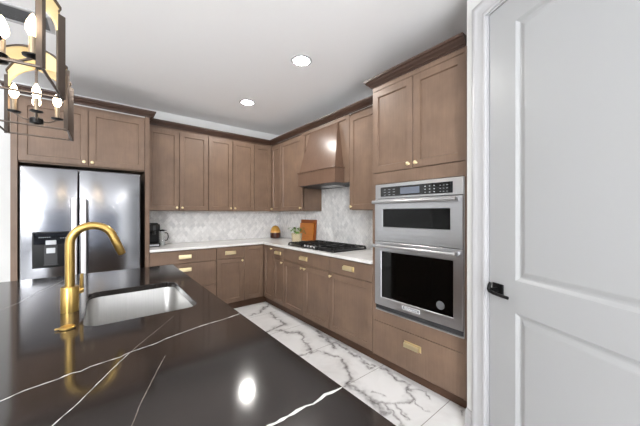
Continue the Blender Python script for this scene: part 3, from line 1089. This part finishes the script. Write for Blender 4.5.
for k in range(5):
    y = 0.125 - 0.0625 * k
    MB().lathe([(0.019, 0.0105), (0.019, 0.013), (0.016, 0.015), (0.015, 0.033), (0.012, 0.035)], (-0.215, y, 0), 'z', 18).build('control_knob', M['chrome'], t, (0, 0, 0), 40)

# ------------------------------------------------------------------ island
IX0, IX1, IY0, IY1 = -3.46, -2.05, -4.13, -1.80
t = thing('island', 'kitchen island base cabinet under the black countertop', 'kitchen island', (0, 0, 0))
mb = MB()
sx0, sx1, sy0, sy1 = -2.62, -2.10, -3.02, -2.38
bx0, bx1, by0, by1 = -3.10, -2.095, -4.06, -1.87
mb.box(bx0, by0, 0.1, bx0 + 0.02, by1, 0.884).box(bx1 - 0.02, by0, 0.1, bx1, by1, 0.884)
mb.box(bx0 + 0.02, by0, 0.1, bx1 - 0.02, by0 + 0.02, 0.884).box(bx0 + 0.02, by1 - 0.02, 0.1, bx1 - 0.02, by1, 0.884)
mb.box(bx0 + 0.02, by0 + 0.02, 0.1, bx1 - 0.02, by1 - 0.02, 0.12)
mb.build('body', M['cab'], t)
MB().box(bx0 + 0.06, by0 + 0.06, 0.0, bx1 - 0.06, by1 - 0.06, 0.0995).build('toe_kick', M['toe'], t)
for k in range(4):
    w = (by1 - by0) / 4
    o = shaker(w - 0.004, 0.765, 0.019).build('door', M['cab'], t, (bx1 + 0.0005, by0 + k * w + 0.002, 0.11), None, PI / 2)
    knob(o, 0.03 if k % 2 else w - 0.034, 0.73, -0.019)
for k in range(2):
    w = (bx1 - bx0) / 2
    shaker(w - 0.004, 0.765, 0.019).build('end_panel', M['cab'], t, (bx1 - k * w - 0.002, by1 + 0.0005, 0.11), None, PI)


def rrect(x0, y0, x1, y1, r, n=8):
    pts = []
    for cx_, cy_, a0 in ((x1 - r, y1 - r, 0), (x0 + r, y1 - r, PI / 2), (x0 + r, y0 + r, PI), (x1 - r, y0 + r, 1.5 * PI)):
        for k in range(n + 1):
            a = a0 + PI / 2 * k / n
            pts.append((cx_ + r * math.cos(a), cy_ + r * math.sin(a)))
    return pts


SX0, SX1, SY0, SY1 = -2.560, -2.160, -3.000, -2.425


def island_top():
    z1, z0, e = 0.915, 0.885, 0.002
    bm = bmesh.new()

    def loop(pts, z):
        vs = [bm.verts.new((x, y, z)) for x, y in pts]
        return vs, [bm.edges.new((vs[i], vs[(i + 1) % len(vs)])) for i in range(len(vs))]

    def wallf(a, b):
        for i in range(len(a)):
            j = (i + 1) % len(a)
            bm.faces.new((a[i], a[j], b[j], b[i]))
    rect = lambda d: [(IX0 + d, IY0 + d), (IX1 - d, IY0 + d), (IX1 - d, IY1 - d), (IX0 + d, IY1 - d)]
    hole = lambda d: rrect(SX0 - d, SY0 - d, SX1 + d, SY1 + d, 0.055 + d)
    to, teo = loop(rect(e), z1)
    th, teh = loop(hole(e), z1)
    bmesh.ops.triangle_fill(bm, edges=teo + teh, use_beauty=True)
    mo, _ = loop(rect(0), z1 - e)
    bo, beo = loop(rect(0), z0)
    mh, _ = loop(hole(0), z1 - e)
    bh, beh = loop(hole(0), z0)
    bmesh.ops.triangle_fill(bm, edges=beo + beh, use_beauty=True)
    wallf(to, mo)
    wallf(mo, bo)
    wallf(th, mh)
    wallf(mh, bh)
    bm.verts.index_update()
    bmesh.ops.recalc_face_normals(bm, faces=bm.faces)
    mb = MB()
    mb.add([v.co[:] for v in bm.verts], [[v.index for v in f.verts] for f in bm.faces], 0)
    bm.free()
    # veins inlaid in the stone
    rnd = random.Random(3)
    for pts, w, mi in ISLAND_VEINS:
        P = []
        for (ax, ay), (bx, by) in zip(pts[:-1], pts[1:]):
            L = math.hypot(bx - ax, by - ay)
            n_ = max(1, int(L / 0.012))
            P += [(ax + (bx - ax) * k / n_, ay + (by - ay) * k / n_) for k in range(n_)]
        P.append(pts[-1])
        vs, fs = [], []
        for i, (x, y) in enumerate(P):
            a, b = P[max(0, i - 1)], P[min(len(P) - 1, i + 1)]
            dx, dy = b[0] - a[0], b[1] - a[1]
            L = math.hypot(dx, dy) + 1e-9
            nx, ny = -dy / L, dx / L
            o = rnd.uniform(-0.25, 0.25) * w
            hw = w * 0.5 * rnd.uniform(0.35, 1.35)
            x += nx * o
            y += ny * o
            if x > IX1 - 0.004:
                x = IX1 - 0.004
            vs += [(x + nx * hw, y + ny * hw, 0.9153), (x - nx * hw, y - ny * hw, 0.9153)]
        for i in range(len(P) - 1):
            fs.append((2 * i, 2 * i + 1, 2 * i + 3, 2 * i + 2))
        mb.add(vs, fs, 1 + mi)
    o = mb.build('island_countertop', [M['blackq'], M['veinw'], M['veing']])
    for p in o.data.polygons:
        if p.material_index and p.normal.z < 0:
            p.flip()
    return o


tag(island_top(), 'glossy black island countertop with thin white veins', 'countertop')

t = thing('sink', 'stainless steel undermount sink set into the black island', 'sink', (-2.36, -2.7125, 0.66))
hx, hy = (SX1 - SX0) / 2, (SY1 - SY0) / 2


def sr(d, z, r):
    return [(x, y, z) for x, y in rrect(-hx - d, -hy - d, hx + d, hy + d, r)]


mb = MB()
mb.loft([sr(0.020, 0.2235, 0.075), sr(0.006, 0.2235, 0.060), sr(0.004, 0.219, 0.058), sr(-0.002, 0.05, 0.055), sr(-0.008, 0.022, 0.05), sr(-0.028, 0.006, 0.04), sr(-0.06, 0.003, 0.03), sr(-0.16, 0.0, 0.02)], 0, False, True)
o = mb.build('bowl', M['steel_sink'], t, (0, 0, 0), 40)
MB().lathe([(0.042, 0.0005), (0.040, 0.003), (0.03, 0.001), (0.01, 0.0015)], (0, 0, 0), 'z', 24).build('drain', M['chrome'], t, (0, 0, 0), 40)

t = thing('faucet', 'brushed brass gooseneck faucet standing beside the island sink', 'faucet', (-2.613, -2.735, 0.9155))
MB().lathe([(0.030, 0), (0.030, 0.104), (0.028, 0.107), (0.019, 0.107)], (0, 0, 0), 'z', 28).build('base', M['brass'], t, (0, 0, 0), 40)
R_, zc = 0.076, 0.289
path = [(0, 0, 0.107), (0, 0, 0.16), (0, 0, 0.22), (0, 0, zc)]
for k in range(1, 15):
    a = PI - math.radians(164) * k / 14
    path.append((R_ + R_ * math.cos(a), 0, zc + R_ * math.sin(a)))
MB().tube(path, 0.0165, 20).build('spout', M['brass'], t, (0, 0, 0), 60)
ex, ez = path[-1][0], path[-1][2]
dxn, dzn = math.sin(math.radians(22)), -math.cos(math.radians(22))
dxn = math.cos(math.radians(158) - PI / 2) * 0 + math.sin(math.radians(22))
tang = Vector((path[-1][0] - path[-2][0], 0, path[-1][2] - path[-2][2])).normalized()
E_ = Vector((ex, 0, ez))
MB().tube([E_, E_ + tang * 0.003, E_ + tang * 0.004, E_ + tang * 0.084, E_ + tang * 0.088], [0.0145, 0.0145, 0.0172, 0.0155, 0.013], 20).build('spray_head', M['brass'], t, (0, 0, 0), 40)
hm = MB().tube([(0.016, 0.022, 0.075), (0.036, 0.040, 0.075)], [0.012, 0.012], 14).tube([(0.036, 0.040, 0.066), (0.036, 0.041, 0.12), (0.037, 0.042, 0.150)], [0.008, 0.007, 0.006], 12)
hm.build('handle', M['brass'], t, (0, 0, 0), 40)

mb = MB().lathe([(0.021, 0), (0.023, 0.002), (0.023, 0.006), (0.021, 0.008), (0.006, 0.0085)], (0, 0, 0), 'z', 28)
mb.box(-0.034, -0.007, 0.003, -0.018, 0.007, 0.007, 0.002)
tag(mb.build('air_switch', M['brass'], None, (-2.604, -2.966, 0.9155), 40), 'small round brass button set in the black island before the faucet', 'air switch')

# ------------------------------------------------------------------ lantern pendants


def lantern():
    t = thing('lantern_pendant', 'lantern pendant with candle bulbs hanging above the refrigerator side of the island', 'pendant light', (-2.769, -2.31, CZ), 0, 'lantern pendants over the island')
    S = 0.132
    zb, zs, zt = 1.755 - CZ, 2.055 - CZ, 2.165 - CZ
    for k in range(4):
        a = PI / 4 + k * PI / 2
        r = S * math.sqrt(2)
        d = Vector((math.cos(a), math.sin(a), 0))
        n_ = Vector((-d.y, d.x, 0))
        spring0 = 1.998 - CZ
        # fin outline in the vertical diagonal plane: (radius, height)
        out = [(r - 0.0242, spring0), (r - 0.0242, zs + 0.0042)]
        for j in range(1, 13):
            th = PI / 2 * j / 12
            out.append(((r - 0.002) * (1 - j / 12) + 0.008 * (j / 12), zs + 0.0045 + (zt - zs) * math.sin(th * 0.98)))
        spring = 2.0 - CZ
        inn = [(r - 0.025, spring - 0.002), (r - 0.025, spring)]
        for j in range(1, 13):
            th = PI / 2 * j / 12
            inn.append((max(0.008, (r - 0.025) * math.cos(th)), spring + (2.075 - CZ - spring) * math.sin(th)))
        mb = MB()
        N = len(out)
        for side, mi in ((0.004, 0), (-0.004, 0)):
            vs = [tuple(d * p[0] + Vector((0, 0, p[1])) + n_ * side) for p in out] + [tuple(d * p[0] + Vector((0, 0, p[1])) + n_ * side) for p in inn]
            fs = [(i, i + 1, N + i + 1, N + i) for i in range(N - 1)]
            mb.add(vs, fs, mi)
        for line, mi in ((out, 1), (inn, 0)):
            vs = [tuple(d * p[0] + Vector((0, 0, p[1])) + n_ * s) for p in line for s in (0.004, -0.004)]
            mb.add(vs, [(2 * i, 2 * i + 1, 2 * i + 3, 2 * i + 2) for i in range(N - 1)], mi)
        vs = [tuple(d * rr + Vector((0, 0, spring0)) + n_ * s) for rr in (r - 0.0242, r - 0.025) for s in (0.004, -0.004)]
        mb.add(vs, [(0, 1, 3, 2)], 0)
        # dark strap over the top of the fin
        strap = out[1:]
        K = len(strap)
        vs = []
        for p in strap:
            for s, e in ((0.010, 0.0005), (-0.010, 0.0005), (-0.010, 0.010), (0.010, 0.010)):
                vs.append(tuple(d * p[0] + Vector((0, 0, p[1] + e)) + n_ * s))
        fs = []
        for i in range(K - 1):
            for q in range(4):
                fs.append((4 * i + q, 4 * i + (q + 1) % 4, 4 * (i + 1) + (q + 1) % 4, 4 * (i + 1) + q))
        fs += [(0, 3, 2, 1), (4 * K - 4, 4 * K - 3, 4 * K - 2, 4 * K - 1)]
        mb.add(vs, fs, 1)
        pm = MB()
        pq = [d * rr + n_ * ss for rr, ss in ((r, 0.0045), (r, -0.0045), (r - 0.024, -0.0045), (r - 0.024, 0.0045))]
        pm.prism([(p.x, p.y) for p in pq], zb, zs + 0.004)
        pm.build('post', M['pewter'], t)
        mb.build('rib', [M['gold'], M['pewter']], t)
    mb = MB()
    q = S - 0.006
    for x0, y0, x1, y1 in ((-q, -q, q, -q), (q, -q, q, q), (q, q, -q, q), (-q, q, -q, -q)):
        mb.tube([(x0, y0, zb + 0.004), (x1, y1, zb + 0.004)], 0.0045, 8)
    mb.build('bottom_ring', M['pewter'], t, (0, 0, 0), 50)
    zh = 1.812 - CZ
    mb = MB().tube([(0, 0, zh), (0, 0, zt + 0.02)], 0.0055, 10)
    mb.tube([(0, 0, zt + 0.02), (0, 0, -0.02)], 0.005, 10)
    mb.build('stem', M['pewter'], t, (0, 0, 0), 50)
    MB().lathe([(0.006, -0.022), (0.012, -0.018), (0.026, -0.014), (0.026, 0.008), (0.016, 0.016), (0.006, 0.018)], (0, 0, zh), 'z', 20).build('hub', M['blackmetal'], t, (0, 0, 0), 40)
    MB().lathe([(0.06, 0.0), (0.06, -0.012), (0.05, -0.02), (0.008, -0.024)], (0, 0, -0.0005), 'z', 28).build('ceiling_plate', M['pewter'], t, (0, 0, 0), 40)
    for k in range(4):
        a = k * PI / 2 + 0.13
        r = 0.077
        x, y = r * math.cos(a), r * math.sin(a)
        MB().tube([(0.02 * math.cos(a), 0.02 * math.sin(a), zh), (x * 0.6, y * 0.6, zh + 0.002), (x, y, zh + 0.022)], 0.0045, 10).build('arm', M['pewter'], t, (0, 0, 0), 50)
        c = MB().lathe([(0.005, 0.020), (0.024, 0.026), (0.025, 0.030), (0.010, 0.030), (0.0105, 0.034)], (x, y, zh), 'z', 20).build('drip_cup', M['blackmetal'], t, (0, 0, 0), 40)
        MB().lathe([(0.0095, 0.031), (0.0095, 0.091), (0.006, 0.092)], (x, y, zh), 'z', 16).build('candle', M['candle'], t, (0, 0, 0), 40)
        MB().lathe([(0.006, 0.092), (0.009, 0.095), (0.0165, 0.110), (0.0175, 0.119), (0.0145, 0.136), (0.007, 0.155), (0.0012, 0.166)], (x, y, zh), 'z', 16).build('bulb', M['bulb'], t, (0, 0, 0), 60)
    return t


L1 = lantern()
L2 = copy_tree(L1, (-2.757, -3.055, CZ))
L2['label'] = 'lantern pendant nearest the camera, cut off at the top left'
L2.rotation_euler = (0, 0, math.radians(-5))

# ------------------------------------------------------------------ things on the counter
t = thing('coffee_maker', 'black coffee maker on the white counter beside the refrigerator', 'coffee maker', (-1.994, -0.27, 0.9165))
mb = MB()
mb.box(-0.062, -0.085, 0.0, 0.062, 0.10, 0.045, 0.008, 0, 3)
mb.box(-0.062, -0.01, 0.045, 0.062, 0.10, 0.20, 0.006, 0, 3)
mb.box(-0.062, -0.085, 0.195, 0.062, 0.10, 0.285, 0.012, 0, 3)
mb.box(-0.045, -0.06, 0.285, 0.045, 0.08, 0.298, 0.005, 0, 2)
mb.build('body', M['black'], t, (0, 0, 0), 40)
MB().box(-0.05, -0.088, 0.010, 0.05, -0.0855, 0.032, 0.001).build('drip_tray', M['silver'], t)
MB().lathe([(0.016, 0.15), (0.020, 0.16), (0.020, 0.197)], (0, -0.045, 0), 'z', 18).build('spout', M['dgrey'], t, (0, 0, 0), 40)
MB().box(-0.014, -0.0875, 0.205, 0.014, -0.0855, 0.270, 0.003).build('control_strip', M['dgrey'], t)
t = thing('carafe', 'clear glass carafe with black lid and handle beside the coffee maker', 'carafe', (-1.893, -0.25, 0.9165))
MB().lathe([(0.034, 0), (0.035, 0.004), (0.033, 0.10), (0.030, 0.19), (0.028, 0.19), (0.031, 0.10), (0.032, 0.007), (0.01, 0.006)], (0, 0, 0), 'z', 24).build('body', M['glass'], t, (0, 0, 0), 40)
MB().lathe([(0.031, 0.1905), (0.032, 0.2), (0.028, 0.21), (0.008, 0.213)], (0, 0, 0), 'z', 24).box(0.02, -0.01, 0.196, 0.05, 0.01, 0.204, 0.002).build('lid', M['black'], t, (0, 0, 0), 40)
MB().tube([(0.031, 0, 0.165), (0.05, 0, 0.168), (0.066, 0, 0.15), (0.070, 0, 0.11), (0.06, 0, 0.075), (0.045, 0, 0.065), (0.0325, 0, 0.07)], 0.006, 10).build('handle', M['black'], t, (0, 0, 0), 50)

mb = MB().lathe([(0.070, 0), (0.082, 0.004), (0.088, 0.03), (0.088, 0.09), (0.082, 0.13), (0.066, 0.175), (0.046, 0.20), (0.020, 0.213), (0.004, 0.216)], (0, 0, 0), 'z', 32)
tag(mb.build('jar', M['jar'], None, (-0.19, -0.20, 0.9165), 50), 'rounded amber and dark brown jar in the corner of the counter', 'jar')

t = thing('potted_plant', 'small green plant in a cream woven basket left of the cooktop', 'plant', (-0.345, -1.085, 0.9165))
MB().lathe([(0.058, 0), (0.062, 0.004), (0.072, 0.085), (0.077, 0.128), (0.078, 0.137), (0.070, 0.137), (0.067, 0.11), (0.01, 0.108)], (0, 0, 0), 'z', 32).build('basket', M['wicker'], t, (0, 0, 0), 50)
MB().lathe([(0.0665, 0.1115), (0.055, 0.113), (0.01, 0.116)], (0, 0, 0), 'z', 20).build('soil', M['soil'], t)
mb = MB()
rnd = random.Random(11)
for k in range(26):
    a = rnd.uniform(0, 2 * PI)
    lean = rnd.uniform(0.02, 0.10)
    if math.sin(a) > 0.2:
        lean *= 1.35
    h = rnd.uniform(0.03, 0.10)
    tip = Vector((lean * math.cos(a), lean * math.sin(a), 0.125 + h))
    root = Vector((0.25 * tip.x, 0.25 * tip.y, 0.114))
    mid = (root + tip) / 2 + Vector((0, 0, 0.02))
    mb.tube([root, mid, tip], 0.0012, 5)
    d = Vector((math.cos(a), math.sin(a), rnd.uniform(-0.5, 0.2))).normalized()
    s = d.cross(Vector((0, 0, 1))).normalized()
    u = s.cross(d)
    L, W = rnd.uniform(0.035, 0.055), rnd.uniform(0.014, 0.020)
    rows = []
    for j in range(6):
        f = j / 5
        w = W * math.sin(PI * min(1, f * 0.9 + 0.08)) ** 0.8
        c_ = tip + d * L * f - Vector((0, 0, 0.014 * f * f))
        rows += [tuple(c_ - s * w + u * 0.003), tuple(c_ - u * 0.001), tuple(c_ + s * w + u * 0.003)]
    mb.add(rows, [(3 * j + i, 3 * j + i + 1, 3 * j + i + 4, 3 * j + i + 3) for j in range(5) for i in range(2)])
mb.build('leaves', M['leaf'], t, (0, 0, 0), 60)


def board(name, label, w, h, th, y, x_off, mat, hole):
    """leans on the right wall; local frame at its foot"""
    tilt = math.radians(4.5)
    o = MB()
    o.bevelled([(0, -w / 2, 0), (th, -w / 2, 0), (th, w / 2, 0), (0, w / 2, 0), (0, -w / 2, h), (th, -w / 2, h), (th, w / 2, h), (0, w / 2, h)],
               [(0, 3, 2, 1), (4, 5, 6, 7), (0, 1, 5, 4), (1, 2, 6, 5), (2, 3, 7, 6), (3, 0, 4, 7)], 0.004)
    ob = o.build(name, mat, None, (x_off, y, 0.9185))
    ob.rotation_euler = (0, tilt, 0)
    return ob


tag(board('cutting_board', None, 0.39, 0.325, 0.018, -0.935, -0.056, M['board_dark'], 0), 'taller wooden cutting board leaning on the backsplash, rearmost of two', 'cutting board', 'cutting boards leaning on the backsplash')
tag(board('cutting_board', None, 0.345, 0.272, 0.018, -0.925, -0.078, M['board'], 0), 'shorter wooden cutting board leaning in front of the taller board', 'cutting board', 'cutting boards leaning on the backsplash')
